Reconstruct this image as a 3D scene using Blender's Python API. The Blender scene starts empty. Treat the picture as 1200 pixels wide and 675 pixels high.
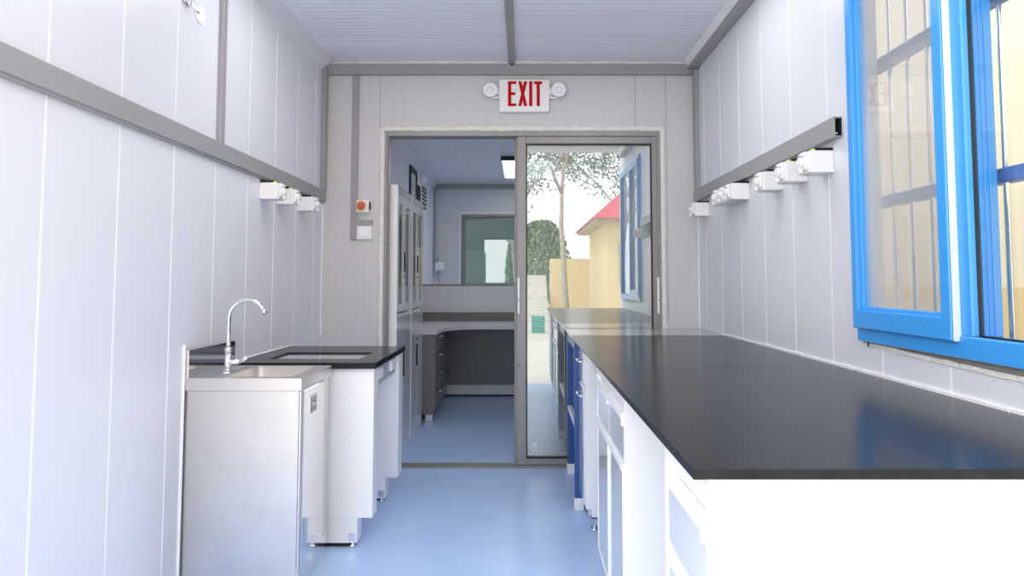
import bpy, bmesh, math, random
from mathutils import Vector, Matrix
random.seed(7)
JR = random.Random(3)
C = bpy.context.scene.collection
PI = math.pi

# ------------------------------------------------------------------ room dimensions
XL, XR = -1.252, 1.100        # inner wall faces
Y0, YD, YF = 0.80, 3.984, 9.0 # open end, partition with sliding door, far wall
ZC = 2.52
YC = 1.15                     # ceiling starts here
CAMH = 1.1365

# ------------------------------------------------------------------ materials
def mat(name, col, rough=.5, metal=0., spec=.5, coat=0., noise=0., nscale=8., bump=0., bscale=60., emit=None, es=0.):
    m = bpy.data.materials.new(name); m.use_nodes = True
    nt = m.node_tree; b = nt.nodes['Principled BSDF']
    b.inputs['Base Color'].default_value = (*col, 1)
    b.inputs['Roughness'].default_value = rough
    b.inputs['Metallic'].default_value = metal
    b.inputs['Specular IOR Level'].default_value = spec
    b.inputs['Coat Weight'].default_value = coat
    b.inputs['Coat Roughness'].default_value = .06
    if emit:
        b.inputs['Emission Color'].default_value = (*emit, 1); b.inputs['Emission Strength'].default_value = es
    if noise or bump:
        tc = nt.nodes.new('ShaderNodeTexCoord')
    if noise:
        n = nt.nodes.new('ShaderNodeTexNoise'); n.inputs['Scale'].default_value = nscale; n.inputs['Detail'].default_value = 4
        nt.links.new(tc.outputs['Object'], n.inputs['Vector'])
        r = nt.nodes.new('ShaderNodeValToRGB')
        r.color_ramp.elements[0].position = .3; r.color_ramp.elements[1].position = .7
        r.color_ramp.elements[0].color = (*[max(0, c*(1-noise)) for c in col], 1)
        r.color_ramp.elements[1].color = (*[min(1, c*(1+noise*.6)) for c in col], 1)
        nt.links.new(n.outputs['Fac'], r.inputs['Fac']); nt.links.new(r.outputs['Color'], b.inputs['Base Color'])
    if bump:
        n2 = nt.nodes.new('ShaderNodeTexNoise'); n2.inputs['Scale'].default_value = bscale; n2.inputs['Detail'].default_value = 3
        nt.links.new(tc.outputs['Object'], n2.inputs['Vector'])
        bu = nt.nodes.new('ShaderNodeBump'); bu.inputs['Strength'].default_value = bump; bu.inputs['Distance'].default_value = .01
        nt.links.new(n2.outputs['Fac'], bu.inputs['Height']); nt.links.new(bu.outputs['Normal'], b.inputs['Normal'])
    return m

def glass(name, r0, tint=(1, 1, 1), refl=(1, 1, 1), rough=0., haze=0.):
    """window pane: Schlick reflection over tinted straight-through transmission"""
    m = bpy.data.materials.new(name); m.use_nodes = True
    nt = m.node_tree; nt.nodes.clear()
    out = nt.nodes.new('ShaderNodeOutputMaterial'); mix = nt.nodes.new('ShaderNodeMixShader')
    tr = nt.nodes.new('ShaderNodeBsdfTransparent'); tr.inputs['Color'].default_value = (*tint, 1)
    gl = nt.nodes.new('ShaderNodeBsdfGlossy'); gl.inputs['Roughness'].default_value = rough; gl.inputs['Color'].default_value = (*refl, 1)
    ge = nt.nodes.new('ShaderNodeNewGeometry')
    dot = nt.nodes.new('ShaderNodeVectorMath'); dot.operation = 'DOT_PRODUCT'
    nt.links.new(ge.outputs['Incoming'], dot.inputs[0]); nt.links.new(ge.outputs['Normal'], dot.inputs[1])
    def M(op, a, b=None):
        n = nt.nodes.new('ShaderNodeMath'); n.operation = op
        for i, v in enumerate((a, b)):
            if v is None: continue
            if isinstance(v, (int, float)): n.inputs[i].default_value = v
            else: nt.links.new(v, n.inputs[i])
        return n.outputs[0]
    a = M('ABSOLUTE', dot.outputs['Value']); x = M('SUBTRACT', 1., a); p = M('POWER', x, 5.)
    q = M('MULTIPLY', p, 1 - r0); f = M('ADD', q, r0)
    nt.links.new(f, mix.inputs['Fac']); nt.links.new(tr.outputs[0], mix.inputs[1]); nt.links.new(gl.outputs[0], mix.inputs[2])
    res = mix.outputs[0]
    if haze:      # white haze painted into the pane so its reflections look paler
        df = nt.nodes.new('ShaderNodeBsdfDiffuse'); df.inputs['Color'].default_value = (.95, .97, .97, 1)
        m2 = nt.nodes.new('ShaderNodeMixShader'); no = nt.nodes.new('ShaderNodeTexNoise'); no.inputs['Scale'].default_value = 1.6; no.inputs['Detail'].default_value = 1
        tc = nt.nodes.new('ShaderNodeTexCoord'); mp = nt.nodes.new('ShaderNodeMapping'); mp.inputs['Scale'].default_value = (3, 1, .7)
        nt.links.new(tc.outputs['Object'], mp.inputs['Vector']); nt.links.new(mp.outputs[0], no.inputs['Vector'])
        nt.links.new(M('MULTIPLY', no.outputs['Fac'], haze*2), m2.inputs['Fac'])
        nt.links.new(res, m2.inputs[1]); nt.links.new(df.outputs[0], m2.inputs[2]); res = m2.outputs[0]
    nt.links.new(res, out.inputs['Surface'])
    return m

def ribbed(name, col, axis, period, depth, rough, contrast=.04, nz=.03):
    """sheet with fine pressed ribs running across `axis` (0=x,1=y) at world spacing `period`"""
    m = mat(name, col, rough)
    nt = m.node_tree; b = nt.nodes['Principled BSDF']
    tc = nt.nodes.new('ShaderNodeTexCoord'); sp = nt.nodes.new('ShaderNodeSeparateXYZ')
    nt.links.new(tc.outputs['Object'], sp.inputs[0])
    def M(op, a, v=None):
        n = nt.nodes.new('ShaderNodeMath'); n.operation = op
        for i, q in enumerate((a, v)):
            if q is None: continue
            if isinstance(q, (int, float)): n.inputs[i].default_value = q
            else: nt.links.new(q, n.inputs[i])
        return n.outputs[0]
    t = M('MULTIPLY', sp.outputs[axis], 2*PI/period); s = M('SINE', t)
    # slow irregularity of the sheet from rib to rib
    no = nt.nodes.new('ShaderNodeTexNoise'); no.inputs['Scale'].default_value = 1.; no.inputs['Detail'].default_value = 3
    mp = nt.nodes.new('ShaderNodeMapping'); sc = [.5, .5, .5]; sc[axis] = 1.4/period
    mp.inputs['Scale'].default_value = sc
    nt.links.new(tc.outputs['Object'], mp.inputs['Vector']); nt.links.new(mp.outputs[0], no.inputs['Vector'])
    h = M('ADD', s, M('MULTIPLY', no.outputs['Fac'], 1.5))
    bu = nt.nodes.new('ShaderNodeBump'); bu.inputs['Strength'].default_value = .6; bu.inputs['Distance'].default_value = depth
    nt.links.new(h, bu.inputs['Height']); nt.links.new(bu.outputs['Normal'], b.inputs['Normal'])
    r = nt.nodes.new('ShaderNodeValToRGB')
    r.color_ramp.elements[0].position = .35; r.color_ramp.elements[1].position = .65
    r.color_ramp.elements[0].color = (*[c*(1-contrast) for c in col], 1)
    r.color_ramp.elements[1].color = (*[min(1, c*(1+contrast)) for c in col], 1)
    nt.links.new(no.outputs['Fac'], r.inputs['Fac']); nt.links.new(r.outputs['Color'], b.inputs['Base Color'])
    return m

M_ = {}
M_['wall'] = mat('wall_pvc', (.745, .755, .812), .32, spec=.4, noise=.02, nscale=1.5)
M_['seam'] = mat('wall_joint', (.86, .87, .90), .35)
M_['panel'] = ribbed('partition_sheet', (.60, .60, .605), 0, .022, .0004, .45, .015)
M_['ceil'] = ribbed('ceiling_sheet', (.84, .86, .93), 1, .045, .0012, .30, .04)
M_['greytrim'] = mat('grey_trim', (.33, .33, .335), .42, spec=.5, noise=.03, nscale=3)
M_['foam'] = mat('sealant', (.80, .79, .74), .75, noise=.10, nscale=22, bump=.8, bscale=45)
M_['caulk'] = mat('white_caulk', (.88, .88, .88), .4)
M_['alu'] = mat('door_aluminium', (.285, .277, .272), .38, metal=.15, spec=.5)
M_['rubber'] = mat('black_rubber', (.012, .012, .014), .55)
M_['dark'] = mat('dark_void', (.01, .01, .01), .8)
M_['white'] = mat('white_enamel', (.93, .93, .93), .28, spec=.5)
M_['gloss'] = mat('gloss_front', (.70, .725, .77), .10, spec=.6, coat=.5)
M_['plastic'] = mat('white_plastic', (.86, .86, .85), .35)
M_['steel'] = mat('brushed_steel', (.74, .72, .69), .38, metal=1., noise=.05, nscale=6)
M_['steelm'] = mat('polished_steel', (.84, .83, .81), .10, metal=1.)
M_['chrome'] = mat('chrome', (.86, .87, .88), .05, metal=1.)
M_['top'] = mat('black_worktop', (.019, .020, .024), .20, spec=.1, noise=.25, nscale=30)
M_['topedge'] = mat('worktop_edge', (.06, .06, .062), .35)
M_['paletop'] = mat('pale_worktop', (.42, .41, .40), .16, spec=.7)
M_['blue'] = mat('blue_window_paint', (.045, .35, .86), .30, spec=.5, coat=.3)
M_['blued'] = mat('blue_frame_paint', (.03, .085, .28), .35)
M_['bluebar'] = mat('blue_bar_paint', (.10, .22, .55), .4)
M_['bar'] = mat('bright_bar', (.92, .92, .93), .18, metal=.9)
M_['red'] = mat('sign_red', (.52, .003, .003), .6, spec=.1)
M_['orange'] = mat('button_red', (.62, .10, .05), .4)
M_['yellow'] = mat('button_plate', (.70, .48, .22), .5)
M_['lime'] = mat('lime_wire', (.60, .85, .05), .4)
M_['hobglass'] = mat('inset_glass', (.42, .42, .43), .03, spec=1., coat=1.)
M_['desk'] = mat('desk_grey', (.24, .23, .22), .45)
M_['deskdark'] = mat('desk_dark', (.20, .197, .20), .4)
M_['desktop'] = mat('desk_top', (.72, .74, .76), .3)
M_['tealwall'] = mat('teal_cladding', (.10, .15, .15), .5, noise=.1, nscale=3)
M_['ywall'] = mat('yellow_render', (.80, .65, .38), .8, noise=.05, nscale=2, bump=.2)
M_['cream'] = mat('cream_render', (.55, .495, .375), .8, noise=.03, nscale=2)
M_['ywall2'] = mat('yellow_render_band', (.50, .39, .20), .8)
M_['redroof'] = mat('red_roof_sheet', (.66, .11, .14), .45)
M_['ground'] = mat('pale_concrete', (.66, .62, .56), .85, noise=.12, nscale=1.2, bump=.3)
M_['bark'] = mat('bark', (.50, .46, .41), .8, noise=.3, nscale=9)
M_['leaf'] = mat('leaf', (.17, .21, .15), .55, noise=.4, nscale=2.2)
M_['leaf2'] = mat('leaf_light', (.30, .40, .22), .55, noise=.4, nscale=2.2)
M_['stone'] = mat('pale_stone', (.72, .70, .66), .8, noise=.15, nscale=6)
M_['teal'] = mat('green_sheet', (.05, .36, .27), .5)
M_['led'] = mat('led_diffuser', (.9, .9, .9), .5, emit=(1, 1, 1), es=3.9)  # glow of the unseen lamps added to the near room
M_['led2'] = mat('far_led_diffuser', (.9, .9, .9), .5, emit=(1, 1, 1), es=4.6)
M_['doorglass'] = glass('door_glass', .30, (.66, .72, .71), (.98, 1, .99), haze=.12)
M_['farglass'] = glass('far_door_glass', .16, (.66, .72, .71), (.95, 1, .99), haze=.03)
M_['sashglass'] = glass('sash_glass', .13, (.80, .80, .80), haze=.20)
M_['winglass'] = glass('window_glass', .05, (.95, .97, .97))
M_['cabglass'] = glass('cabinet_glass', .10, (.45, .55, .58))

# floor: vinyl, blue, slightly mottled
fm = mat('blue_vinyl', (.49, .665, .995), .24, spec=.45, noise=.05, nscale=2.5, bump=.03, bscale=25)
M_['floor'] = fm

# ------------------------------------------------------------------ builders
class MB:
    def __init__(s): s.bm = bmesh.new(); s.mi = 0
    def _mark(s, n0):
        for f in list(s.bm.faces)[n0:]: f.material_index = s.mi
    def box(s, x0, x1, y0, y1, z0, z1, bev=0., seg=1):
        if x0 > x1: x0, x1 = x1, x0
        if y0 > y1: y0, y1 = y1, y0
        if z0 > z1: z0, z1 = z1, z0
        # a hair of overlap so that flush pieces never share a plane
        j = lambda: JR.uniform(.00002, .0003)
        x0 -= j(); x1 += j(); y0 -= j(); y1 += j(); z0 -= j(); z1 += j()
        t = bmesh.new()
        bmesh.ops.create_cube(t, size=1.)
        for v in t.verts:
            v.co = Vector(((x0+x1)/2+v.co.x*(x1-x0), (y0+y1)/2+v.co.y*(y1-y0), (z0+z1)/2+v.co.z*(z1-z0)))
        if bev:
            bmesh.ops.bevel(t, geom=t.edges[:], offset=min(bev, .45*min(x1-x0, y1-y0, z1-z0)), segments=seg, affect='EDGES', profile=.5)
        s.merge(t); return s
    def merge(s, t, M=None):
        vm = {}
        for v in t.verts: vm[v] = s.bm.verts.new(M @ v.co if M else v.co)
        for f in t.faces:
            try:
                g = s.bm.faces.new([vm[v] for v in f.verts]); g.material_index = s.mi; g.smooth = f.smooth
            except ValueError: pass
        t.free()
    def poly(s, pts, h):
        """prism: polygon pts (3D list) extruded by vector h"""
        h = Vector(h); a = [s.bm.verts.new(Vector(p)) for p in pts]; b = [s.bm.verts.new(Vector(p)+h) for p in pts]
        n = len(pts); fs = [s.bm.faces.new(a[::-1]), s.bm.faces.new(b)]
        for i in range(n): fs.append(s.bm.faces.new((a[i], a[(i+1) % n], b[(i+1) % n], b[i])))
        for f in fs: f.material_index = s.mi
        return s
    def cyl(s, p, q, r, r2=None, n=20, smooth=True):
        p, q = Vector(p), Vector(q); d = q-p; t = bmesh.new()
        bmesh.ops.create_cone(t, cap_ends=True, segments=n, radius1=r, radius2=r if r2 is None else r2, depth=d.length)
        for f in t.faces: f.smooth = smooth and len(f.verts) == 4
        R = d.to_track_quat('Z', 'Y').to_matrix().to_4x4(); s.merge(t, Matrix.Translation((p+q)/2) @ R); return s
    def tube(s, pts, r, n=14):
        pts = [Vector(p) for p in pts]; rings = []
        rr = r if isinstance(r, (list, tuple)) else [r]*len(pts)
        up = None
        for i, p in enumerate(pts):
            d = (pts[min(i+1, len(pts)-1)]-pts[max(i-1, 0)]).normalized()
            if up is None: up = d.orthogonal().normalized()
            u = (up-d*up.dot(d)).normalized(); up = u; w = d.cross(u)
            rings.append([s.bm.verts.new(p+(u*math.cos(2*PI*k/n)+w*math.sin(2*PI*k/n))*rr[i]) for k in range(n)])
        for a, b in zip(rings, rings[1:]):
            for k in range(n):
                f = s.bm.faces.new((a[k], a[(k+1) % n], b[(k+1) % n], b[k])); f.smooth = True; f.material_index = s.mi
        for ring in (rings[0][::-1], rings[-1]):
            f = s.bm.faces.new(ring); f.material_index = s.mi
        return s
    def build(s, name, m, parent=None, loc=None, tf=None):
        bmesh.ops.recalc_face_normals(s.bm, faces=s.bm.faces[:])
        me = bpy.data.meshes.new(name)
        if parent is not None and loc is None: off = Vector(parent.location) if parent.parent is None else WORLD(parent)
        else: off = Vector(loc) if loc else None
        if off is None:
            xs = [v.co for v in s.bm.verts]
            off = Vector(((min(v.x for v in xs)+max(v.x for v in xs))/2, (min(v.y for v in xs)+max(v.y for v in xs))/2, min(v.z for v in xs)))
            if s.bm.verts and name in ('wall_left', 'wall_right', 'floor', 'ceiling', 'wall_back', 'wall_far'): off = Vector((0, 0, 0))
        for v in s.bm.verts: v.co -= off
        s.bm.to_mesh(me); s.bm.free()
        o = bpy.data.objects.new(name, me); C.objects.link(o)
        for mm in (m if isinstance(m, (list, tuple)) else [m]): me.materials.append(M_[mm] if isinstance(mm, str) else mm)
        if parent is not None:
            o.parent = parent
            if loc is not None: o.location = Vector(loc)-WORLD(parent)
        else: o.location = off
        return o
def WORLD(o):
    v = Vector(o.location)
    while o.parent: o = o.parent; v += Vector(o.location)
    return v
def tag(o, label=None, cat=None, group=None, kind=None):
    if label: o['label'] = label
    if cat: o['category'] = cat
    if group: o['group'] = group
    if kind: o['kind'] = kind
    return o
def empty(name, loc, label=None, cat=None, group=None):
    o = bpy.data.objects.new(name, None); o.empty_display_size = .1; o.location = loc; C.objects.link(o)
    return tag(o, label, cat, group)
def B(name, m, parent, *a, bev=0., seg=1):
    return MB().box(*a, bev=bev, seg=seg).build(name, m, parent)
def struct(name, mb, m, label, cat, parent=None):
    o = mb.build(name, m, parent)
    if parent is None: tag(o, label, cat, kind='structure')
    return o
def copy_tree(o, parent=None, loc=None):
    c = o.copy(); C.objects.link(c)
    if parent is not None: c.parent = parent
    if loc is not None: c.location = loc
    for ch in [x for x in bpy.data.objects if x.parent == o]: copy_tree(ch, c)
    return c

# ------------------------------------------------------------------ shell
def wall_with_seams(mb, side, y0, y1, z0, z1):
    """flat panel skin (material 0) + joint beads (material 1)"""
    x = XL if side < 0 else XR
    mb.mi = 0; mb.box(x, x+side*.07, y0, y1, z0, z1)
    mb.mi = 1; k = -4
    while 1.6600+k*.31 < y1-.01:
        y = 1.6600+k*.31; k += 1
        if y > y0+.01: mb.box(x-side*.0012, x, y-.003, y+.003, z0, z1)
w = MB(); wall_with_seams(w, -1, Y0, YF, -.02, ZC+.05)
struct('wall_left', w, ['wall', 'seam'], 'pale lavender panelled wall behind the steel sink', 'wall')
WY0, WY1, WZ0, WZ1 = .93, 2.080, .935, 2.32      # blue window opening
V0, V1, VZ0, VZ1 = 4.45, 6.25, 1.05, 2.20         # opening of the added second room window
w = MB()
for a in ((Y0, WY0, -.02, ZC+.05), (WY0, WY1, -.02, WZ0), (WY0, WY1, WZ1, ZC+.05), (WY1, V0, -.02, ZC+.05),
          (V0, V1, -.02, VZ0), (V0, V1, VZ1, ZC+.05), (V1, YF, -.02, ZC+.05)):
    wall_with_seams(w, 1, *a)
struct('wall_right', w, ['wall', 'seam'], 'pale lavender panelled wall with the blue window', 'wall')
w = MB().box(XL, XR, Y0, YF, -.06, 0)
struct('floor', w, 'floor', 'blue vinyl floor running through both rooms', 'floor')
w = MB().box(XL, XR, YC, YF, ZC, ZC+.06)
struct('ceiling', w, 'ceil', 'white ribbed panel ceiling', 'ceiling')
# partition with the sliding door
DX0, DX1, DZ = -.861, .862, 2.075
w = MB()
w.box(XL, DX0, YD, YD+.07, 0, ZC); w.box(DX1, XR, YD, YD+.07, 0, ZC); w.box(DX0, DX1, YD, YD+.07, DZ, ZC)
struct('wall_back', w, 'panel', 'pale grey ribbed partition around the sliding door', 'wall')
w = MB()
w.box(XL, DX0, YF, YF+.07, 0, ZC); w.box(DX1, XR, YF, YF+.07, 0, ZC); w.box(DX0, DX1, YF, YF+.07, DZ, ZC)
struct('wall_far', w, 'panel', 'grey end wall of the farther room', 'wall')

def rough_strip(mb, p, q, w, h, n=40, amp=.004):
    """lumpy sealant run from p to q; w across, h proud"""
    p, q = Vector(p), Vector(q); d = (q-p).normalized(); L = (q-p).length
    nrm = Vector((0, -1, 0)); side = d.cross(nrm).normalized(); rings = []
    for i in range(n+1):
        c = p+d*L*i/n
        a = w/2+random.uniform(-amp, amp); b = w/2+random.uniform(-amp, amp); hh = h*random.uniform(.6, 1.2)
        rings.append([mb.bm.verts.new(c+side*u+nrm*v) for u, v in ((-a, 0), (-a*.9, hh*.7), (-a*.3, hh), (b*.3, hh), (b*.9, hh*.7), (b, 0))])
    for r0, r1 in zip(rings, rings[1:]):
        for k in range(5):
            f = mb.bm.faces.new((r0[k], r0[k+1], r1[k+1], r1[k])); f.smooth = True; f.material_index = mb.mi
    mb.bm.faces.new(rings[0]); mb.bm.faces.new(rings[-1][::-1])

tn = [0]
def trim(mb, m, label, name=None):
    tn[0] += 1
    return struct('trim_%d' % tn[0], mb, m, label, 'trim')

for Y in (YD, YF):
    lab = 'sliding door partition' if Y == YD else 'far end wall'
    # grey header channel with a dark lip
    m = MB().box(XL+.03, XR-.03, Y-.030, Y, 2.438, 2.500, .002); m.box(XL+.03, XR-.03, Y-.032, Y-.002, 2.434, 2.4385)
    trim(m, 'greytrim', 'grey metal header channel along the top of the %s' % lab)
    m = MB(); rough_strip(m, (XL+.035, Y, 2.512), (XR-.035, Y, 2.512), .026, .022, 70, .003)
    trim(m, 'foam', 'lumpy off-white sealant above the header of the %s' % lab)
    m = MB(); rough_strip(m, (DX0-.018, Y, .04), (DX0-.018, Y, DZ+.03), .034, .008, 90); 
    rough_strip(m, (DX0-.03, Y, DZ+.018), (DX1+.03, Y, DZ+.018), .030, .008, 70)
    rough_strip(m, (DX1+.018, Y, DZ+.03), (DX1+.018, Y, .04), .034, .008, 90)
    trim(m, 'foam', 'lumpy off-white sealant round the door frame in the %s' % lab)

# corner posts on the partition
def post(x, side, y, z0, z1, w=.040, d=.030):
    m = MB(); m.box(x, x-side*d, y-w, y, z0, z1, .003)
    m.box(x, x-side*(d+.004), y-w*.62, y-w*.38, z0, z1, .001)
    return m
trim(post(XL, -1, YD, 1.70, 2.50, .055, .028), 'greytrim', 'grey corner post above the left rail beside the partition')
trim(post(XR, 1, YD, 1.70, 2.46, .055, .026), 'greytrim', 'grey corner post above the right rail beside the partition')
trim(post(XL, -1, YF, 1.42, 2.44), 'greytrim', 'dark grey corner post in the far left corner')
trim(MB().box(XL, XL+.02, 2.585, 2.622, 1.70, 2.50, .003).box(XL, XL+.024, 2.597, 2.610, 1.70, 2.50, .001), 'greytrim', 'grey vertical batten on the upper left wall')
# wall rails
trim(MB().box(XL, XL+.022, Y0, YD, 1.632, 1.702, .002).box(XL, XL+.016, Y0, YD, 1.624, 1.633), 'greytrim', 'long grey metal rail along the left wall')
m = MB()     # open-ended channel on the right wall
m.box(XR-.028, XR-.024, 2.175, YD, 1.632, 1.702, .0005); m.box(XR-.028, XR, 2.175, YD, 1.698, 1.702); m.box(XR-.028, XR, 2.175, YD, 1.632, 1.636)
m.mi = 1; m.box(XR-.004, XR, 2.178, YD, 1.636, 1.698); m.mi = 2; m.cyl((XR-.012, 2.20, 1.648), (XR-.012, 2.19, 1.648), .003)
trim(m, ['greytrim', 'dark', 'plastic'], 'grey open-ended metal rail along the right wall')
# ceiling edges
m = MB(); m.poly([(XL, YC, 2.455), (XL, YC, ZC), (XL+.062, YC, ZC)], (0, YD-YC, 0))
trim(m, 'wall', 'pale cove strip where the left wall meets the ceiling')
m = MB(); m.box(XR-.060, XR, YC, YD-.001, 2.462, ZC, .003)
trim(m, 'greytrim', 'grey edge beam where the right wall meets the ceiling')
m = MB(); m.poly([(XR-.060, YC, 2.485), (XR-.060, YC, ZC), (XR-.085, YC, ZC)], (0, YD-YC-.02, 0))
trim(m, 'caulk', 'pale sealant bead beside the grey edge beam on the ceiling')
m = MB(); m.poly([(XL, YD+.08, 2.455), (XL, YD+.08, ZC), (XL+.062, YD+.08, ZC)], (0, YF-YD-.09, 0)); 
trim(m, 'wall', 'pale cove strip above the tall cabinets in the farther room')
m = MB().box(-.089, -.045, YC, YD-.012, 2.500, ZC, .003); m.mi = 1; m.cyl((-.066, YD-.03, 2.50), (-.064, YD-.03, 2.489), .006)
trim(m, ['greytrim', 'dark'], 'narrow grey batten down the middle of the ceiling')
# vertical raceway on the partition with its short branch
m = MB().box(-1.069, -1.029, YD-.014, YD, 1.393, 2.434, .002).box(-1.029, -.934, YD-.014, YD, 1.478, 1.516, .002)
trim(m, 'greytrim', 'grey vertical raceway left of the door with a short branch')
# seams of the partition sheets
m = MB()
for x in (-.897, .712, .905): m.box(x-.0015, x+.0015, YD-.0015, YD, 2.11 if x != .905 else .9, 2.434)
trim(m, 'greytrim', 'thin sheet joints above the sliding door')
trim(MB().box(XL, XL+.008, YD-.008, YD, .8, 1.63, .002), 'caulk', 'white caulk line in the left corner by the partition')
trim(MB().box(XR-.007, XR, YD-.007, YD, .845, 1.70, .002), 'caulk', 'white caulk line in the right corner by the partition')
# caulk along worktops
m = MB(); 
for i in range(40):
    y = 1.02+i*.0625; m.box(XR-.006-random.uniform(0, .003), XR, y, y+.0635, .842, .849+random.uniform(0, .002))
trim(m, 'caulk', 'white caulk line between the right worktop and the wall')
trim(MB().box(XL, XL+.008, 2.80, 3.483, .785, .792, .002), 'caulk', 'white caulk line between the left worktop and the wall')
trim(MB().box(XL, XL+.010, 2.374, 2.384, 0, .90, .003), 'caulk', 'white caulk line beside the steel sink cabinet')
# threshold
m = MB().box(DX0, DX1, YD-.03, YD+.075, 0, .006, .002)
for k in range(3): m.box(DX0, DX1, YD-.015+k*.028, YD-.010+k*.028, .006, .012)
trim(m, 'alu', 'aluminium threshold track under the sliding door')

# ------------------------------------------------------------------ sliding doors
def slider(n, Y, label, decal):
    e = empty('door_%d' % n, ((DX0+DX1)/2, Y, 0)); tag(e, label, 'door', kind='structure')
    f = MB()
    f.box(DX0, DX0+.018, Y-.012, Y+.08, 0, DZ, .002); f.box(DX1-.018, DX1, Y-.012, Y+.08, 0, DZ, .002)
    f.box(DX0, DX1, Y-.012, Y+.08, 2.045, DZ, .002)
    f.box(DX0+.018, DX0+.024, Y+.01, Y+.02, 0, 2.045)
    f.build('door_frame', 'alu', e)
    # inner (fixed) leaf to the right, and the leaf slid open behind it
    for k, (ya, yb, xa, xb) in enumerate(((Y-.002, Y+.032, -.034, .848), (Y+.040, Y+.072, -.050, .832))):
        lf = MB()
        st = .050; g0, g1 = xa+st+.008, xb-.038
        lf.box(xa, g0, ya, yb, .012, 2.045, .003); lf.box(g1, xb, ya, yb, .012, 2.045, .003)
        lf.box(g0, g1, ya, yb, .012, .052, .003); lf.box(g0, g1, ya, yb, 1.998, 2.045, .003)
        lf.box(xa+.012, xa+.016, ya-.001, ya+.004, .02, 2.04)
        l = lf.build('door_leaf', 'alu', e)
        gk = MB()
        for a in ((g0, g0+.006, .052, 1.998), (g1-.006, g1, .052, 1.998), (g0, g1, .052, .062), (g0, g1, 1.990, 1.998)):
            gk.box(a[0], a[1], ya-.001, yb+.001, a[2], a[3])
        gk.build('gasket', 'rubber', l)
        gl = MB().box(g0+.004, g1-.004, ya+.012, ya+.018, .058, 1.994).build('glass_pane', 'doorglass' if n == 1 else 'farglass', l)
        if k == 0:
            for hx in (xa+.004, xb-.012):
                hm = MB().box(hx, hx+.013, ya-.012, ya, .935, 1.158, .003, 2); hm.mi = 1
                hm.cyl((hx+.0065, ya-.013, 1.02), (hx+.0065, ya-.011, 1.02), .004)
                hm.build('handle', ['plastic', 'rubber'], l)
            MB().cyl((xa+.012, ya-.003, .62), (xa+.012, ya, .62), .005).build('screw', 'rubber', l)
            if decal:
                d = MB(); z = .105
                for (a, b, c, dd) in ((.0, .024, .030, .036), (.0, .004, .012, .036), (.020, .024, .004, .036), (.006, .018, .016, .024), (-.018, -.012, -.004, .018), (-.018, .002, -.008, -.004), (.0, .004, -.016, -.002), (-.014, -.004, .006, .010), (.006, .022, -.008, -.004)):
                    d.box(.062+a, .062+b, ya+.0105, ya+.012, z+c, z+dd)
                d.build('decal', 'plastic', l)
    return e
slider(1, YD, 'grey aluminium sliding glass door standing half open under the exit sign', True)
slider(2, YF, 'grey aluminium sliding glass door in the far end wall', False)
# the second leaf of the far door closes its left half
le = [o for o in bpy.data.objects if o.name == 'door_2'][0]
lf = MB()
lf.box(-.845, -.80, YF+.040, YF+.072, .012, 2.045, .003); lf.box(-.09, -.040, YF+.040, YF+.072, .012, 2.045, .003)
lf.box(-.80, -.09, YF+.040, YF+.072, .012, .052); lf.box(-.80, -.09, YF+.040, YF+.072, 1.998, 2.045)
l = lf.build('door_leaf', 'alu', le); MB().box(-.80, -.09, YF+.052, YF+.058, .052, 1.998).build('glass_pane', 'farglass', l)

# ------------------------------------------------------------------ blue window
def blue_window(n, y0, y1, z0, z1, label, ym):
    cx = XR; e = empty('window_%d' % n, (cx, (y0+y1)/2, z0)); tag(e, label, 'window', kind='structure')
    f = MB()
    fx0, fx1 = cx-.018, cx+.062
    f.box(fx0, fx1, y0, y1, z0+.010, z0+.066, .003); f.box(fx0, fx1, y0, y1, z1-.056, z1, .003)
    f.box(fx0, cx+.012, y1-.038, y1, z0+.066, z1-.056, .003); f.box(fx0, fx1, y0, y0+.038, z0+.066, z1-.056, .003)
    f.box(fx0+.004, fx1, ym-.048, ym+.005, z0+.066, z1-.056, .003)
    for k in range(3): f.box(fx0+.032+k*.013, fx0+.037+k*.013, ym-.051, ym-.046, z0+.066, z1-.056, .001)
    f.build('window_frame', 'blue', e)
    # opening sash on the inside face
    s = MB(); a0, a1, b0, b1 = ym, y1-.004, z0+.052, z1-.03; sx0, sx1 = cx-.034, cx+.010
    s.box(sx0, sx1, a0, a0+.040, b0, b1, .003); s.box(sx0, sx1, a1-.034, a1, b0, b1, .003)
    s.box(sx0, sx1, a0, a1, b0, b0+.058, .003); s.box(sx0, sx1, a0, a1, b1-.058, b1, .003)
    # inner chamfered bead
    s.box(sx0+.014, sx1, a0+.036, a0+.046, b0+.05, b1-.05, .002); s.box(sx0+.014, sx1, a1-.042, a1-.030, b0+.05, b1-.05, .003)
    s.box(sx0+.014, sx1, a0+.04, a1-.03, b0+.055, b0+.068, .003)
    so = s.build('sash', 'blue', e)
    MB().box(sx0+.004, sx1-.006, a0-.006, a0-.001, b0, b1, .001).build('gasket', 'plastic', so)
    MB().box(cx-.006, cx-.001, a0+.042, a1-.038, b0+.056, b1-.056).build('glass_pane', 'sashglass', so)
    MB().box(cx+.004, cx+.009, y0+.038, ym-.045, z0+.066, z1-.056).build('glass_pane', 'winglass', e)
    MB().box(cx+.012, cx+.068, y1-.010, y1, z0+.01, z1).build('reveal', 'wall', e)
    g = MB().box(cx+.001, cx+.011, ym-.0500, ym-.0465, z0+.066, z1-.056); g.box(cx+.001, cx+.011, y0+.038, ym-.045, z0+.066, z0+.070)
    g.build('gasket', 'rubber', e)
    return e
blue_window(1, WY0, WY1, WZ0, WZ1, 'bright blue framed sliding window above the right worktop', 1.600)
blue_window(2, V0, V1, VZ0, VZ1, 'blue framed window in the farther room', 5.35)  # side window added and enlarged to bring light into the farther room
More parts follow.
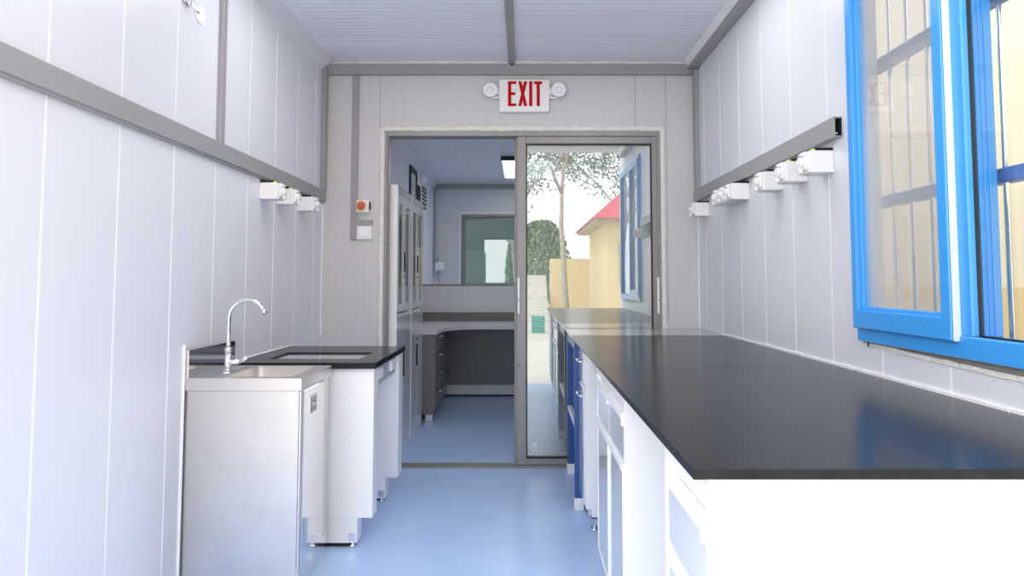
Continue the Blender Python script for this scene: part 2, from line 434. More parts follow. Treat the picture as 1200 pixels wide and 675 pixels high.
# torn sealant under the window
def ragged(mb, x, y0, y1, ztop, hfun, t, n=120):
    """band hanging from ztop with an uneven lower edge"""
    prev = None
    for i in range(n+1):
        u = i/n; y = y0+(y1-y0)*u; h = max(.001, hfun(u))
        cur = [mb.bm.verts.new(Vector(p)) for p in ((XR, y, ztop), (x, y, ztop), (x, y, ztop-h), (XR, y, ztop-h-.001))]
        if prev:
            for k in range(3):
                f = mb.bm.faces.new((prev[k], prev[k+1], cur[k+1], cur[k])); f.material_index = mb.mi
        prev = cur
m = MB(); r1 = [random.uniform(-1, 1) for _ in range(40)]; 
def nz(u, s=1.): 
    v = (u*38*s) % 38; i = int(v); return r1[i]*(1-(v-i))+r1[i+1]*(v-i)
ragged(m, XR-.0035, 2.065, 1.0, .9475, lambda u: .017+.020*min(1, u*1.5)+.0035*nz(u), 1)
m.mi = 1; ragged(m, XR-.0045, 2.060, 1.0, .9475, lambda u: .006+.018*min(1, u*1.4)+.0025*nz(u, .7), 1)
m.mi = 2; ragged(m, XR-.0055, 2.045, 2.035, .946, lambda u: .016, 1, 2)
trim(m, ['foam', 'desk', 'rubber'], 'ragged sealant gap beneath the blue window frame')

# security bars outside
e = empty('security_grille', (XR+.14, 1.5, WZ0), 'blue and white security grille outside the blue window', 'window grille')
for z in (1.40, 1.865): 
    B('rail', 'bluebar', e, XR+.095, XR+.135, .85, 2.5, z-.018, z+.018, bev=.002)
k = 0
y = 2.46
while y > .86:
    m = MB().cyl((XR+.112, y, .90), (XR+.112, y, 2.36), .0070, n=14); m.build('bar', 'bar', e); y -= .0965
for z in (.895, 2.34): B('end_rail', 'bluebar', e, XR+.07, XR+.135, .85, 2.5, z, z+.03)

# ------------------------------------------------------------------ outlet boxes
def socket_cover(mb, x, s, y, z):
    """flap cover with a rounded lid, hinge and latch on the aisle-side face"""
    mb.box(x, x-s*.008, y-.026, y+.026, z-.030, z+.036, .003)
    mb.cyl((x-s*.006, y, z-.004), (x-s*.022, y, z-.004), .022, .019, n=22)
    mb.cyl((x-s*.012, y-.016, z+.026), (x-s*.012, y+.016, z+.026), .005, n=10)
    mb.box(x-s*.008, x-s*.022, y-.006, y+.006, z-.040, z-.020, .002)
    mb.cyl((x-s*.022, y, z-.004), (x-s*.026, y, z-.004), .007, n=12)
def outlet(side, y, z, label, group, nc=1, L=.086, lime=True):
    x = XL if side < 0 else XR
    e = empty('socket_box', (x, y, z-.043), label, 'electrical socket', group)
    B('housing', 'plastic', e, x, x-side*.086, y, y+L, z-.043, z+.036, bev=.004, seg=2)
    B('cable_entry', 'dark', e, x, x-side*.062, y+.004, y+L*.6, z+.036, z+.046)
    if lime: 
        B('wire', 'lime', e, x-side*.060, x-side*.076, y+.006, y+.014, z+.035, z+.043, bev=.002)
    for k in range(nc):
        m = MB(); socket_cover(m, x-side*.086, side, y+L*(k+.5)/nc, z); m.build('flap_cover', 'plastic', e)
    return e
G1 = None
outlet(-1, 3.03, 1.570, 'white socket box on the left wall rail, nearest of its three', G1)
outlet(-1, 3.235, 1.570, 'white socket box on the left wall rail, tucked behind the nearest one', G1)
outlet(-1, 3.545, 1.570, 'white socket box on the left wall rail, closest to the partition', G1, lime=False)
outlet(1, 2.240, 1.562, 'white socket box nearest the blue window on the right wall', G1)
outlet(1, 2.445, 1.562, 'white socket box second from the blue window on the right wall', G1)
outlet(1, 2.675, 1.562, 'white socket box third from the blue window on the right wall', G1, lime=False)
outlet(1, 3.080, 1.575, 'long white socket box with several flap covers under the right wall rail', G1, nc=3, L=.30, lime=False)
outlet(1, 3.745, 1.562, 'white socket box in the far right corner by the partition', G1, lime=False)

# ------------------------------------------------------------------ exit sign
ex = empty('exit_sign', (.012, YD, 2.19), 'white EXIT sign with red letters and two round lamps above the door', 'exit sign')
B('housing', 'plastic', ex, -.147, .171, YD-.045, YD, 2.190, 2.398, bev=.012, seg=3)
lt = MB(); yy0, yy1 = YD-.0475, YD-.0445; zt, zb = 2.382, 2.226; H = zt-zb; t = .020
def bar(x0, x1, z0, z1): lt.box(x0, x1, yy0, yy1, z0, z1)
x = -.090
bar(x, x+t, zb, zt); bar(x+t, x+.052, zt-.016, zt); bar(x+t, x+.052, zb, zb+.016); bar(x+t, x+.046, (zb+zt)/2-.008, (zb+zt)/2+.008)
x = -.026
for (xa, xb) in ((x, x+.056-t), (x+.056-t, x)):
    lt.poly([(xa, yy0, zb), (xa+t, yy0, zb), (xb+t, yy0, zt), (xb, yy0, zt)], (0, yy1-yy0, 0)); yy0 -= .0006
yy0 = YD-.0475
x = .042; bar(x, x+t, zb, zt)
x = .074; bar(x, x+.050, zt-.017, zt); bar(x+.015, x+.015+t, zb, zt-.017)
lt.build('lettering', 'red', ex)
for sx, cx in ((-1, -.200), (1, .226)):
    m = MB(); m.cyl((cx, YD-.01, 2.325), (cx, YD-.058, 2.325), .036, .048, n=36)
    m.cyl((cx, YD-.058, 2.325), (cx, YD-.066, 2.325), .048, .043, n=36)
    ed = -.147 if sx < 0 else .171
    m.box(cx, ed, YD-.040, YD-.018, 2.278, 2.290, .003); m.box((cx+ed)/2, ed, YD-.036, YD-.012, 2.300, 2.345, .003)
    lo = m.build('lamp_head', 'plastic', ex)
    m = MB(); m.cyl((cx, YD-.066, 2.325), (cx, YD-.069, 2.325), .036, .034, n=10, smooth=False)
    for k in range(6):
        a = k*PI/3; m.cyl((cx+.018*math.cos(a), YD-.069, 2.325+.018*math.sin(a)), (cx+.018*math.cos(a), YD-.072, 2.325+.018*math.sin(a)), .007, .003, n=8)
    m.build('lens', 'seam', lo)

# emergency stop and switch
es = empty('emergency_stop', (-.99, YD, 1.555), 'small yellow and red emergency stop button left of the door', 'emergency stop button')
B('housing', 'plastic', es, -1.028, -.950, YD-.050, YD, 1.560, 1.638, bev=.004)
m = MB().cyl((-.996, YD-.050, 1.600), (-.996, YD-.053, 1.600), .033, n=30); m.build('collar', 'yellow', es)
m = MB().cyl((-.996, YD-.053, 1.600), (-.996, YD-.066, 1.600), .014).cyl((-.996, YD-.062, 1.600), (-.996, YD-.078, 1.600), .023, .019, n=28); m.build('button', 'orange', es)
B('lock', 'rubber', es, -.950, -.944, YD-.040, YD-.015, 1.58, 1.625, bev=.002)
sw = empty('light_switch', (-.98, YD, 1.393), 'white wall switch plate below the emergency stop', 'light switch')
B('plate', 'plastic', sw, -1.029, -.936, YD-.024, YD, 1.395, 1.478, bev=.004, seg=2)
B('rocker', 'white', sw, -1.010, -.955, YD-.030, YD-.024, 1.412, 1.461, bev=.002)

# bracket and disc high on the left wall
e = empty('metal_hook', (XL, 2.33, 2.14), 'small metal hook bracket at the top of the left wall', 'hook')
m = MB().box(XL, XL+.006, 2.305, 2.350, 2.165, 2.30, .002).box(XL+.006, XL+.018, 2.310, 2.318, 2.165, 2.29).box(XL+.006, XL+.018, 2.337, 2.345, 2.165, 2.29)
m.build('back_plate', 'steelm', e)
MB().cyl((XL+.012, 2.31, 2.20), (XL+.012, 2.345, 2.20), .004).tube([(XL+.014, 2.33, 2.19), (XL+.020, 2.335, 2.165), (XL+.026, 2.35, 2.150), (XL+.030, 2.365, 2.147)], .004).build('hook', 'steelm', e)
tag(MB().cyl((XL, 2.425, 2.166), (XL+.008, 2.425, 2.166), .036, .034, n=40).build('cover_disc', 'plastic'), 'round white cover disc beside the metal hook', 'cover plate')

# ------------------------------------------------------------------ steel sink cabinet
SX, SY0, SY1, SZ = -.815, 2.385, 2.750, .778
sk = empty('sink_cabinet', (-1.03, 2.57, 0), 'brushed steel sink cabinet against the left wall', 'sink')
m = MB().box(XL+.006, SX-.008, SY0+.006, SY1-.004, .03, SZ-.045, .003)
m.box(XL+.02, SX-.03, SY0+.02, SY1-.02, .0, .03)
m.build('body', 'steel', sk)
# top tray with basin
bx0, bx1, by0, by1, bd = -1.115, -.862, 2.425, 2.718, .16
m = MB()
m.box(XL+.004, bx0, SY0, SY1, SZ-.003, SZ); m.box(bx1, SX, SY0, SY1, SZ-.003, SZ)
m.box(bx0, bx1, SY0, by0, SZ-.003, SZ); m.box(bx0, bx1, by1, SY1, SZ-.003, SZ)
m.box(XL+.004, SX, SY0-.002, SY0+.002, SZ-.046, SZ, .001); m.box(SX-.002, SX+.002, SY0, SY1, SZ-.046, SZ, .001)
for x in (bx0, ): m.box(x-.04, x-.038, SY0+.03, SY1-.03, SZ, SZ+.0015)
for k in range(4): m.box(bx0-.03+k*.006, bx0-.028+k*.006, SY0+.04, SY1-.04, SZ, SZ+.0015)
m.build('sink_top', 'steel', sk)
t = bmesh.new(); bmesh.ops.create_cube(t, size=1.)
for v in t.verts: v.co = Vector(((bx0+bx1)/2+v.co.x*(bx1-bx0), (by0+by1)/2+v.co.y*(by1-by0), SZ-bd/2+v.co.z*bd-.0005))
bmesh.ops.delete(t, geom=[f for f in t.faces if f.normal.z > .9], context='FACES')
ed = [e_ for e_ in t.edges if not (abs(e_.verts[0].co.z-(SZ-.0005)) < 1e-4 and abs(e_.verts[1].co.z-(SZ-.0005)) < 1e-4)]
bmesh.ops.bevel(t, geom=ed, offset=.03, segments=5, affect='EDGES', profile=.5)
for f in t.faces: f.smooth = True
m = MB(); m.merge(t); m.cyl((-.99, 2.57, SZ-bd-.0), (-.99, 2.57, SZ-bd+.003), .032, n=30)
m.build('basin', 'steel', sk)
m = MB().box(XL+.001, XL+.016, SY0-.002, 2.772, SZ-.046, .882, .002); m.mi = 1; m.box(XL+.016, XL+.0175, SY0+.004, 2.770, SZ+.001, .879)
m.build('splashback', ['steel', 'steelm'], sk)
dr = B('door', 'steelm', sk, SX-.008, SX, SY0+.035, SY1-.082, .095, .728, bev=.002)
B('door_gap', 'greytrim', dr, SX-.0082, SX-.0070, SY1-.080, SY1-.077, .095, .728)
m = MB().box(SX-.004, SX+.003, 2.478, 2.565, .628, .634).box(SX-.004, SX+.003, 2.478, 2.565, .688, .694).box(SX-.004, SX+.003, 2.478, 2.483, .628, .694).box(SX-.004, SX+.003, 2.560, 2.565, .628, .694)
m.mi = 1; m.box(SX-.001, SX+.001, 2.483, 2.560, .634, .688); m.mi = 0; m.box(SX, SX+.006, 2.50, 2.55, .655, .668, .002)
m.build('recessed_pull', ['steel', 'greytrim'], dr)
B('plinth', 'steelm', sk, SX-.012, SX-.006, SY0+.006, SY1-.004, 0, .092)
B('side_stile', 'steel', sk, SX-.007, SX, SY0+.004, SY0+.030, .0, .730, bev=.001)
# tap
FX, FY = -1.150, 2.520
fa = MB(); fa.cyl((FX, FY, SZ), (FX, FY, SZ+.006), .020, .018, n=28); fa.cyl((FX, FY, SZ+.006), (FX, FY, SZ+.085), .0115, n=24)
fa.cyl((FX, FY, SZ+.085), (FX, FY, SZ+.098), .0135, n=24)
fa.cyl((FX, FY, SZ+.040), (FX+.045, FY, SZ+.046), .0105, n=22)
pts = [(FX, FY, SZ+.09), (FX, FY, SZ+.14), (FX, FY, SZ+.19)]
R = .070; cz = SZ+.215
for k in range(0, 17):
    a = PI-k*(PI*.86)/16; pts.append((FX+R+R*math.cos(a), FY, cz+R*math.sin(a)))
fa.tube(pts, .0078, 18); q = Vector(pts[-1]); dq = (q-Vector(pts[-2])).normalized(); fa.cyl(q-dq*.004, q+dq*.016, .0095, .0105, n=22)
fo = fa.build('tap', 'chrome', sk)
lv = MB().tube([(FX+.042, FY, SZ+.046), (FX+.060, FY-.012, SZ+.050), (FX+.082, FY-.028, SZ+.062)], [.010, .008, .006], 14); lv.build('lever', 'chrome', fo)

# ------------------------------------------------------------------ left bench
LX, LY0, LY1, LZ = -.633, 2.774, 3.483, .785
lt_ = empty('worktop', (-.94, 3.13, LZ-.025), 'black worktop with an inset glass panel beside the steel sink', 'worktop')
hx0, hx1, hy0, hy1 = -1.150, -.735, 2.915, 3.180
m = MB()
m.box(XL+.001, LX, LY0, hy0, LZ-.025, LZ); m.box(XL+.001, LX, hy1, LY1, LZ-.025, LZ)
m.box(XL+.001, hx0, hy0, hy1, LZ-.025, LZ); m.box(hx1, LX, hy0, hy1, LZ-.025, LZ)
m.build('slab', 'top', lt_)
B('glass_inset', 'hobglass', lt_, hx0, hx1, hy0, hy1, LZ-.025, LZ-.007)
def foot(mb, x, y): 
    mb.box(x-.018, x+.018, y-.018, y+.018, .022, .060, .004); mb.cyl((x, y, .022), (x, y, .008), .008, n=12); mb.cyl((x, y, .010), (x, y, 0), .019, n=20)
def pedestal(y0, y1, label):
    e = empty('bench_pedestal', (-.95, (y0+y1)/2, 0), label, 'bench pedestal')
    B('body', 'white', e, XL+.012, -.643, y0, y1, .124, LZ-.025, bev=.002)
    B('toe_panel', 'white', e, XL+.03, -.708, y0+.004, y1-.004, .018, .124, bev=.001)
    B('base_shadow_gap', 'dark', e, XL+.06, -.74, y0+.008, y1-.008, .006, .018)  # solid black block standing in for the shade under the toe panel
    for x in (-.730, -1.16):
        m = MB(); foot(m, x, y0+.020); m2 = m.build('foot', 'chrome', e)
    return e
pedestal(2.800, 2.885, 'white bench pedestal beside the sink under the left worktop')
pedestal(3.362, 3.470, 'white bench pedestal nearest the door under the left worktop')
e = empty('hanging_drawer', (-.9, 3.12, .66), 'shallow grey drawer hanging under the left worktop', 'drawer')
B('drawer_box', 'white', e, -1.15, -.672, 2.895, 3.35, .685, LZ-.026)
fr = B('drawer_front', 'gloss', e, -.672, -.655, 2.890, 3.352, .668, LZ-.027, bev=.002)
for y in (2.90, 3.20): B('pull', 'white', fr, -.655, -.646, y, y+.10, .690, .745, bev=.003)

# ------------------------------------------------------------------ right bench
RX, RZ = .267, .842
def slab(y0, y1, m, label):
    o = MB().box(RX, XR-.001, y0, y1, RZ-.016, RZ, .0015, 1).build('worktop', m)
    return tag(o, label, 'worktop')
slab(1.020, 2.189, 'top', 'large black worktop slab nearest the camera on the right')
slab(2.191, 3.499, 'top', 'black worktop slab in the middle of the right bench')
slab(3.502, 3.974, 'paletop', 'pale worktop slab at the end of the right bench by the door')
# clamps / dowels peeking under the front edge
m = MB()
for x, w in ((.345, .008), (.405, .008), (.500, .014)): m.box(x, x+w, 1.021, 1.035, RZ-.021, RZ-.016, .001)

def cabinet(y0, y1, cols, label, drawer_z=(.615, .735), xf=.294, door_bot=.105, toe=True, pulls='lip'):
    e = empty('base_cabinet', ((xf+XR)/2, (y0+y1)/2, 0), label, 'cabinet')
    b = MB().box(xf+.018, XR-.02, y0, y1, .095, RZ-.0175, .0015)
    # face frame rails around the fronts
    b.box(xf, xf+.02, y0, y0+.018, .095, RZ-.0175, .001); b.box(xf, xf+.02, y1-.018, y1, .095, RZ-.0175, .001)
    b.box(xf, xf+.02, y0, y1, .775, RZ-.0175, .001); b.box(xf, xf+.02, y0, y1, .095, .112, .001)
    b.build('body', 'white', e)
    if toe: B('toe_panel', 'white', e, xf+.030, XR-.05, y0+.004, y1-.004, .022, .095)
    for y in ((y0+.03, y1-.03)):
        m = MB(); foot(m, xf+.040, y); m.build('foot', 'chrome', e)
    n = cols; w = (y1-y0-.036)/n
    for k in range(n):
        a = y0+.018+k*w+.003; c = a+w-.006
        d = B('drawer', 'gloss', e, xf+.002, xf+.016, a, c, drawer_z[0], drawer_z[1]-.005, bev=.003)
        p = MB().box(xf-.006, xf+.016, a, c, drawer_z[1]-.006, drawer_z[1]+.016, .004, 2)
        p.box(xf-.006, xf+.012, a, a+.010, drawer_z[1]-.022, drawer_z[1]+.012, .003); p.build('pull', 'white', d)
        d = B('door', 'gloss', e, xf+.002, xf+.016, a, c, .112, drawer_z[0]-.032, bev=.003)
        p = MB().box(xf-.006, xf+.016, a, c, drawer_z[0]-.034, drawer_z[0]-.010, .004, 2)
        p.box(xf-.004, xf+.012, a, a+.008, .112, drawer_z[0]-.02, .003); p.build('pull', 'white', d)
    return e
cabinet(1.032, 1.345, 1, 'white base cabinet nearest the camera, its plain side facing the room')
cabinet(1.870, 2.555, 2, 'white double base cabinet with glossy grey fronts in the middle of the right bench')
# narrow white cabinet with chrome handles
e = empty('base_cabinet', (.7, 3.1, 0), 'narrow white base cabinet with chrome handles beside the blue bench frame', 'cabinet')
B('body', 'white', e, .290, XR-.02, 2.980, 3.225, .097, RZ-.016, bev=.0015)
B('toe_panel', 'white', e, .318, XR-.05, 2.984, 3.22, .02, .097)
for zz in ((.66, .80), (.11, .64)):
    d = B('drawer' if zz[0] > .5 else 'door', 'gloss', e, .282, .290, 2.998, 3.222, zz[0], zz[1], bev=.003)
    z = zz[1]-.045
    MB().tube([(.283, 3.05, z), (.270, 3.055, z), (.266, 3.07, z), (.266, 3.16, z), (.270, 3.175, z), (.283, 3.18, z)], .0055, 12).build('handle', 'chrome', d)
for y in (2.996, 3.20):
    m = MB(); foot(m, .330, y); m.build('foot', 'chrome', e)
# blue steel bench frame
e = empty('steel_bench', (.65, 3.55, 0), 'blue steel bench frame with white feet beside the glass door', 'bench frame')
for (x, y) in ((.262, 3.245), (.268, 3.845), (1.03, 3.245), (1.03, 3.845)):
    l = B('leg', 'blued', e, x, x+.042, y, y+.042, .012, RZ-.017, bev=.003)
    B('foot', 'plastic', l, x-.002, x+.044, y-.003, y+.045, 0, .058, bev=.003)
for (x, n_) in ((.270, 1), (1.04, 2)):
    B('rail', 'plastic', e, x, x+.025, 3.287, 3.845, .375, .400, bev=.002)
    B('rail', 'blued', e, x, x+.028, 3.287, 3.845, .780, .824, bev=.002)
B('back_panel', 'blued', e, .44, .46, 3.29, 3.84, .10, .824)

# ------------------------------------------------------------------ tall cabinets in the farther room
def tall(y0, y1, label):
    xf = -.800; e = empty('glass_cabinet', (-1.02, (y0+y1)/2, 0), label, 'cabinet', None)
    zt = 1.755
    b = MB(); b.box(XL+.01, xf-.02, y0, y0+.018, .03, zt, .001); b.box(XL+.01, xf-.02, y1-.018, y1, .03, zt, .001)
    b.box(XL+.01, xf-.02, y0, y1, zt-.018, zt); b.box(XL+.01, xf-.02, y0, y1, .06, .08); b.box(XL+.01, XL+.02, y0, y1, .06, zt)
    b.box(XL+.01, xf-.02, y0, y1, .90, .92); b.box(XL+.02, xf-.03, y0, y1, .02, .06)
    b.box(xf-.03, xf, y0, y0+.020, .03, zt, .001)
    b.build('body', 'white', e)
    for z in (1.18, 1.44): B('shelf', 'white', e, XL+.02, xf-.04, y0+.02, y1-.02, z, z+.012)
    mid = (y0+y1)/2+.01
    for k, (a, c) in enumerate(((y0+.022, mid-.001), (mid+.001, y1-.001))):
        d = MB(); z0, z1 = .935, zt-.045; s = .045
        d.box(xf-.018, xf, a, a+s, z0, z1, .002); d.box(xf-.018, xf, c-s, c, z0, z1, .002); d.box(xf-.018, xf, a, c, z0, z0+.055, .002); d.box(xf-.018, xf, a, c, z1-.07, z1, .002)
        do = d.build('door', 'gloss', e)
        MB().box(xf-.012, xf-.008, a+s, c-s, z0+.055, z1-.07).build('glass_pane', 'cabglass', do)
        lo = B('door', 'gloss', e, xf-.018, xf, a, c, .085, .905, bev=.002)
        if k == 0:
            B('handle', 'rubber', do, xf, xf+.008, c-.040, c-.018, 1.20, 1.33, bev=.003); MB().cyl((xf, c-.028, 1.165), (xf+.006, c-.028, 1.165), .008).build('lock', 'rubber', do)
            B('handle', 'rubber', lo, xf, xf+.008, c-.040, c-.018, .50, .66, bev=.003); MB().cyl((xf, c-.028, .70), (xf+.006, c-.028, .70), .008).build('lock', 'rubber', lo)
    B('plinth', 'gloss', e, xf-.014, xf-.004, y0+.01, y1, .0, .08)
    B('top_rail', 'gloss', e, xf-.018, xf, y0+.02, y1, zt-.042, zt, bev=.002)
    return e
tall(4.085, 4.610, 'tall grey glass-front cabinet just beyond the doorway')
tall(4.630, 5.155, 'tall grey glass-front cabinet farther from the doorway, beside the desk')

# ------------------------------------------------------------------ desk and low partition
PY = 6.62
m = MB().box(XL, XR, PY, PY+.06, 0, 1.085); struct('wall_partition', m, 'seam', 'low grey partition wall behind the desk', 'wall')
m = MB().box(XL, XR, PY-.008, PY+.068, 1.085, 1.103, .002); trim(m, 'greytrim', 'grey capping rail on the low partition behind the desk')
struct('baseboard_partition', MB().box(XL, XR, PY-.012, PY, 0, .10, .002), 'desktop', 'pale skirting board at the foot of the low partition', 'baseboard')
e = empty('corner_desk', (-.2, 6.1, 0), 'grey corner desk with a pale top beyond the glass cabinets', 'desk')
pts = [(XL+.01, 5.24), (-.735, 5.24), (-.700, 5.26), (-.690, 5.35)]
for k in range(0, 9):
    a = k/8*PI/2; pts.append((-.39-.30*math.cos(a), 5.45+.36*math.sin(a)))
pts += [(XR-.02, 5.81), (XR-.02, PY-.012), (XL+.01, PY-.012)]
MB().poly([(x, y, .700) for x, y in pts], (0, 0, .028)).build('desk_top', 'desktop', e)
B('upstand', 'desk', e, XL+.01, XR-.02, PY-.030, PY-.012, .728, .815)
B('modesty_panel', 'deskdark', e, -1.2, XR-.03, 6.38, 6.40, .115, .700)
B('modesty_rail', 'desktop', e, -1.2, XR-.03, 6.375, 6.402, .020, .113)
p = B('pedestal', 'desk', e, XL+.02, -.735, 5.27, 6.10, .05, .698, bev=.002)
z = .08
for k in range(4):
    d = B('drawer', 'desk', e, -.735, -.715, 5.28, 6.08, z, z+.148, bev=.002)
    MB().tube([(-.715, 5.52, z+.12), (-.695, 5.53, z+.12), (-.692, 5.60, z+.12), (-.692, 5.74, z+.12), (-.695, 5.80, z+.12), (-.715, 5.81, z+.12)], .007, 10).build('handle', 'chrome', d)
    z += .154
B('foot', 'plastic', e, -.790, -.735, 5.275, 5.33, 0, .062, bev=.004)

# ceiling lamp, fittings high on the left wall of the farther room
e = empty('ceiling_light', (.05, 7.5, ZC-.055), 'lit square white ceiling lamp in the farther room', 'ceiling light')
B('housing', 'plastic', e, -.235, .365, 7.05, 8.25, ZC-.045, ZC, bev=.003); B('diffuser', 'led2', e, -.220, .350, 7.07, 8.23, ZC-.052, ZC-.045)
B('end_cap', 'rubber', e, -.24, .37, 7.03, 7.05, ZC-.05, ZC-.002)
e = empty('hatch_window', (XL, 7.25, 2.0), 'dark framed hatch high on the left wall of the farther room', 'window')
m = MB().box(XL, XL+.02, 7.02, 7.06, 2.02, 2.42).box(XL, XL+.02, 7.42, 7.46, 2.02, 2.42).box(XL, XL+.02, 7.02, 7.46, 2.36, 2.42).box(XL, XL+.02, 7.02, 7.46, 2.0, 2.04)
m.build('hatch_frame', 'rubber', e); B('hatch_panel', 'gloss', e, XL, XL+.008, 7.06, 7.42, 2.04, 2.36)
tag(MB().box(XL, XL+.012, 7.58, 7.76, 2.02, 2.28, .002).build('vent_slot', 'rubber'), 'narrow black vent slot beside the hatch in the farther room', 'vent')
e = empty('vent_grille', (XL, 8.05, 2.0), 'black louvred vent grille high on the far left wall', 'vent')
B('backing', 'plastic', e, XL, XL+.006, 7.86, 8.24, 2.02, 2.34)
m = MB()
for k in range(6): m.box(XL+.006, XL+.014, 7.89, 8.21, 2.05+k*.048, 2.075+k*.048)
m.build('louvres', 'rubber', e)
e = empty('smoke_detector', (XL, 7.85, 2.38), 'white sensor with a round face above the vent grille', 'sensor')
B('housing', 'plastic', e, XL, XL+.05, 7.72, 7.90, 2.36, 2.43, bev=.006); MB().cyl((XL+.05, 7.86, 2.385), (XL+.07, 7.86, 2.385), .035).build('sensor_face', 'plastic', e)
e = empty('junction_box', (XL+.03, YF, 1.3), 'white junction box low on the corner post of the far wall', 'electrical box')
B('housing', 'plastic', e, XL+.03, XL+.15, YF-.07, YF, 1.28, 1.40, bev=.006); MB().cyl((XL+.11, YF-.07, 1.34), (XL+.11, YF-.09, 1.34), .035).build('knob', 'plastic', e)
B('conduit', 'greytrim', e, XL+.001, XL+.07, YF-.06, YF, 1.40, 1.46, bev=.003)
MB().tube([(XL+.07, YF-.01, 1.28), (XL+.07, YF-.01, 1.16), (XL+.10, YF-.01, 1.13)], .006, 8).build('cable', 'greytrim', e)

# lamps added just above the edge of view to brighten the near room
for (x0, x1, lab) in ((-.98, -.38, 'white ceiling lamp in the near room on the sink side'), (.25, .85, 'white ceiling lamp in the near room on the window side')):
    e = empty('ceiling_light', ((x0+x1)/2, 2.66, ZC-.055), lab, 'ceiling light')
    B('housing', 'plastic', e, x0, x1, 2.36, 2.96, ZC-.045, ZC, bev=.003); B('diffuser', 'led', e, x0+.015, x1-.015, 2.375, 2.945, ZC-.052, ZC-.045)

# ------------------------------------------------------------------ outside
m = MB().box(-40, 40, -45, 40, -.25, -.18); struct('ground', m, 'ground', 'pale concrete yard outside', 'ground')
# yellow building alongside the right wall
e = empty('yellow_building', (4.5, 6, -.18), 'pale yellow building seen through the blue window', 'building')
B('wall', 'cream', e, 2.9, 8, -.6, 16, -.18, 5.2)
for k, y in enumerate((5.35, 5.75, 6.15)):
    B('window_sill', 'plastic', e, 2.78, 2.9, y, y+.22, 1.20, 1.36, bev=.005)
B('base_band', 'ywall2', e, 2.86, 2.9, -.6, 16, -.18, 1.10)
# buildings and yard behind the open end (mirrored in the door glass)
e = empty('red_roof_house', (4.2, -9.5, -.18), 'yellow house with a red roof mirrored in the door glass', 'building')
B('wall', 'ywall', e, 2.15, 7.5, -12.5, -8.2, -.18, 2.72)
r = MB(); a = [(1.72, -13, 2.70), (8, -13, 2.70), (8, -7.8, 2.70), (1.72, -7.8, 2.70)]; b = [(3.6, -11.6, 4.35), (6.6, -11.6, 4.35), (6.6, -9.2, 4.35), (3.6, -9.2, 4.35)]
va = [r.bm.verts.new(p) for p in a]; vb = [r.bm.verts.new(p) for p in b]; r.bm.faces.new(va); r.bm.faces.new(vb)
for i in range(4): r.bm.faces.new((va[i], va[(i+1) % 4], vb[(i+1) % 4], vb[i]))
r.build('roof', 'redroof', e)
B('eave', 'cream', e, 1.80, 7.9, -12.9, -7.9, 2.62, 2.72)
for y in (-8.19,): 
    w_ = B('window', 'greytrim', e, 2.45, 2.75, y, y+.03, 1.0, 2.1)
tag(B('yard_wall', 'ywall', None, .95, 2.6, -14.4, -14.0, -.18, 1.9), 'yellow yard wall mirrored in the door glass', 'wall')
st = MB()
for k in range(9): st.box(.25-.02*k, .85, -12.6-.35*k, -12.25-.35*k, -.18, -.02+.17*k, .01)
tag(st.build('stone_steps', 'stone'), 'pale stone steps mirrored in the door glass', 'steps')
cr = MB()
cr.box(.24, .56, -8.56, -8.24, -.18, -.14)
for k in range(4):
    z = -.14+k*.10
    cr.box(.24, .56, -8.25, -8.235, z, z+.075, .006); cr.box(.24, .56, -8.56, -8.545, z, z+.075, .006)
    cr.box(.235, .25, -8.56, -8.24, z, z+.075, .006); cr.box(.55, .565, -8.56, -8.24, z, z+.075, .006)
for x in (.24, .535):
    for y in (-8.565, -8.255): cr.box(x, x+.03, y, y+.03, -.18, .26, .004)
tag(cr.build('green_crate', 'teal'), 'small green crate on the pale yard mirrored in the door glass', 'crate')
# beyond the far door
tag(B('teal_shed', 'tealwall', None, -6, 2.5, 12.2, 14, -.18, 4.5), 'teal clad shed beyond the far door', 'shed')
tag(B('yard_wall', 'ywall', None, .05, 1.6, 11.6, 11.75, -.18, 1.75), 'low yellow wall in front of the teal shed', 'wall')

def tree(x, y, h, spread, leaves, label, lm='leaf', low=.35, trunk=.12, ls=.09):
    e = empty('tree', (x, y, -.18), label, 'tree', None)
    t = MB(); tips = []
    def branch(p, d, L, r, depth):
        pts = [p]; q = p.copy(); dd = d.copy()
        for k in range(5):
            dd = (dd+Vector((random.uniform(-.12, .12), random.uniform(-.12, .12), random.uniform(-.02, .08)))).normalized()
            q = q+dd*L/5; pts.append(q.copy())
            if depth > 0: tips.append(q.copy())
        t.tube(pts, [r*(1-.1*k) for k in range(6)], 8)
        if depth < 3:
            for k in range(3 if depth else 5):
                s = random.uniform(low if depth == 0 else .3, 1.); b = pts[min(5, int(s*5)+1)]
                a = random.uniform(0, 2*PI); nd = (dd*.7+Vector((math.cos(a), math.sin(a), random.uniform(.0, .5)))*.8*spread).normalized()
                branch(b, nd, L*random.uniform(.45, .65), r*.5, depth+1)
    branch(Vector((x, y, -.18)), Vector((0, 0, 1)), h*.62, trunk, 0)
    t.build('trunk', 'bark', e)
    f = MB()
    for k in range(leaves):
        c = random.choice(tips)+Vector([random.gauss(0, .22) for _ in range(3)])
        u = Vector([random.uniform(-1, 1) for _ in range(3)]).normalized(); v = u.orthogonal().normalized(); s = ls*random.uniform(.6, 1.3)
        w1 = [c-u*s, c+v*s*.4, c+u*s, c-v*s*.4]
        f.bm.faces.new([f.bm.verts.new(p) for p in w1])
    f.build('foliage', lm, e)
tree(1.35, -11.0, 8.0, .9, 2000, 'tall pale-trunked tree mirrored in the door glass', low=.6, trunk=.10, ls=.07)
tree(-.15, -8.4, 5.6, 1.0, 1900, 'dark leafy tree at the left edge of the mirrored yard', low=.55, ls=.07, trunk=.08)
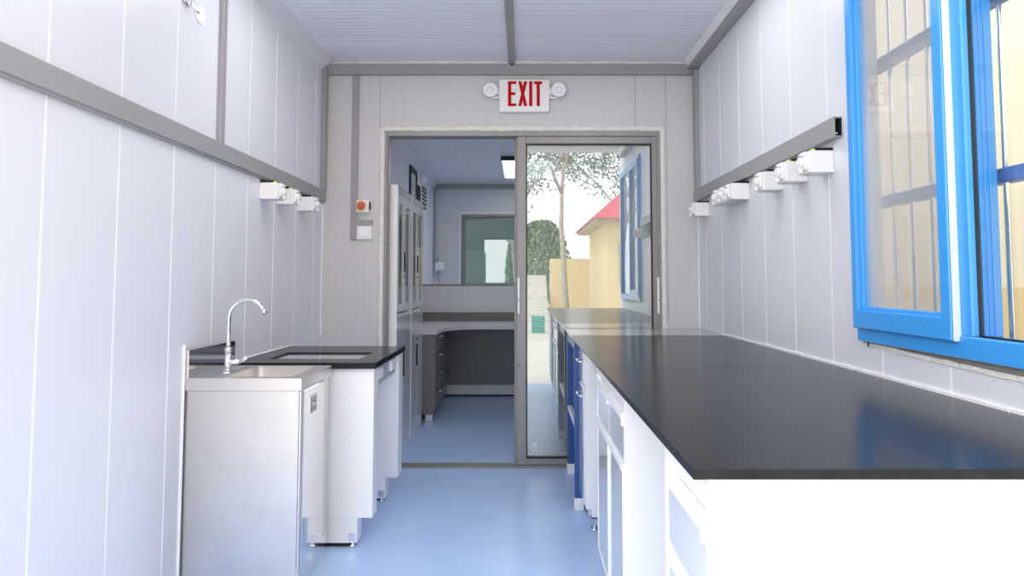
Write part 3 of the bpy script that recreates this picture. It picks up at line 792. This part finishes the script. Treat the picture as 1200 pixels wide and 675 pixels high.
tree(4.4, -18.5, 9.5, 1., 4500, 'dark tree behind the red-roofed house', low=.4)
def bush(x, y, r, h, n, label, lm='leaf2'):
    e = empty('shrub', (x, y, -.18), label, 'shrub', None)
    t = MB()
    for k in range(7):
        a = k*PI*2/7; t.tube([(x, y, -.18), (x+.4*r*math.cos(a), y+.4*r*math.sin(a), h*.4), (x+.7*r*math.cos(a), y+.7*r*math.sin(a), h*.8)], .02, 6)
    t.build('stem', 'bark', e); f = MB()
    for k in range(n):
        a = random.uniform(0, 2*PI); rr = r*math.sqrt(random.random()); z = -.1+h*random.random()**.8
        rr *= math.sqrt(max(.05, 1-(z/h)**3)); c = Vector((x+rr*math.cos(a), y+rr*math.sin(a), z))
        u = Vector([random.uniform(-1, 1) for _ in range(3)]).normalized(); v = u.orthogonal().normalized(); s = .09*random.uniform(.6, 1.3)
        f.bm.faces.new([f.bm.verts.new(p) for p in (c-u*s, c+v*s*.5, c+u*s, c-v*s*.5)])
    f.build('foliage', lm, e)
bush(.75, -17.2, 1.25, 3.6, 6000, 'green shrub beside the yard wall in the door reflection')
bush(-.58, -19.6, .46, 3.6, 3500, 'slim green shrub behind the steps in the door reflection')

# ------------------------------------------------------------------ light
wd = bpy.data.worlds.new('world'); bpy.context.scene.world = wd; wd.use_nodes = True
nt = wd.node_tree; bg = nt.nodes['Background']; bg.inputs['Color'].default_value = (.975, .982, 1., 1); bg.inputs['Strength'].default_value = 2.4
sn = bpy.data.lights.new('sun', 'SUN'); sn.energy = 2.5; sn.angle = math.radians(12); sn.color = (1, .97, .92)
so = bpy.data.objects.new('sun', sn); C.objects.link(so); so.rotation_euler = Vector((.52, -.42, -.80)).to_track_quat('-Z', 'Y').to_euler()

# ------------------------------------------------------------------ camera
cam = bpy.data.cameras.new('camera'); co = bpy.data.objects.new('camera', cam); C.objects.link(co)
co.location = (0, 0, CAMH); co.rotation_euler = (PI/2+.0563, 0, 0)
cam.sensor_width = 36; cam.lens = 750/1200*36
cam.shift_x = (600-612.18)/1200; cam.shift_y = (286.99-337.5)/1200
cam.clip_start = .02; cam.clip_end = 200
sc = bpy.context.scene; sc.camera = co
sc.view_settings.view_transform = 'Standard'; sc.view_settings.look = 'None'; sc.view_settings.gamma = 1; sc.view_settings.use_curve_mapping = False
sc.view_settings.exposure = 0.46
sc.cycles.max_bounces = 14; sc.cycles.diffuse_bounces = 8; sc.cycles.glossy_bounces = 6; sc.cycles.transparent_max_bounces = 16
sc.cycles.sample_clamp_indirect = 6; sc.cycles.use_denoising = True; sc.cycles.caustics_reflective = False
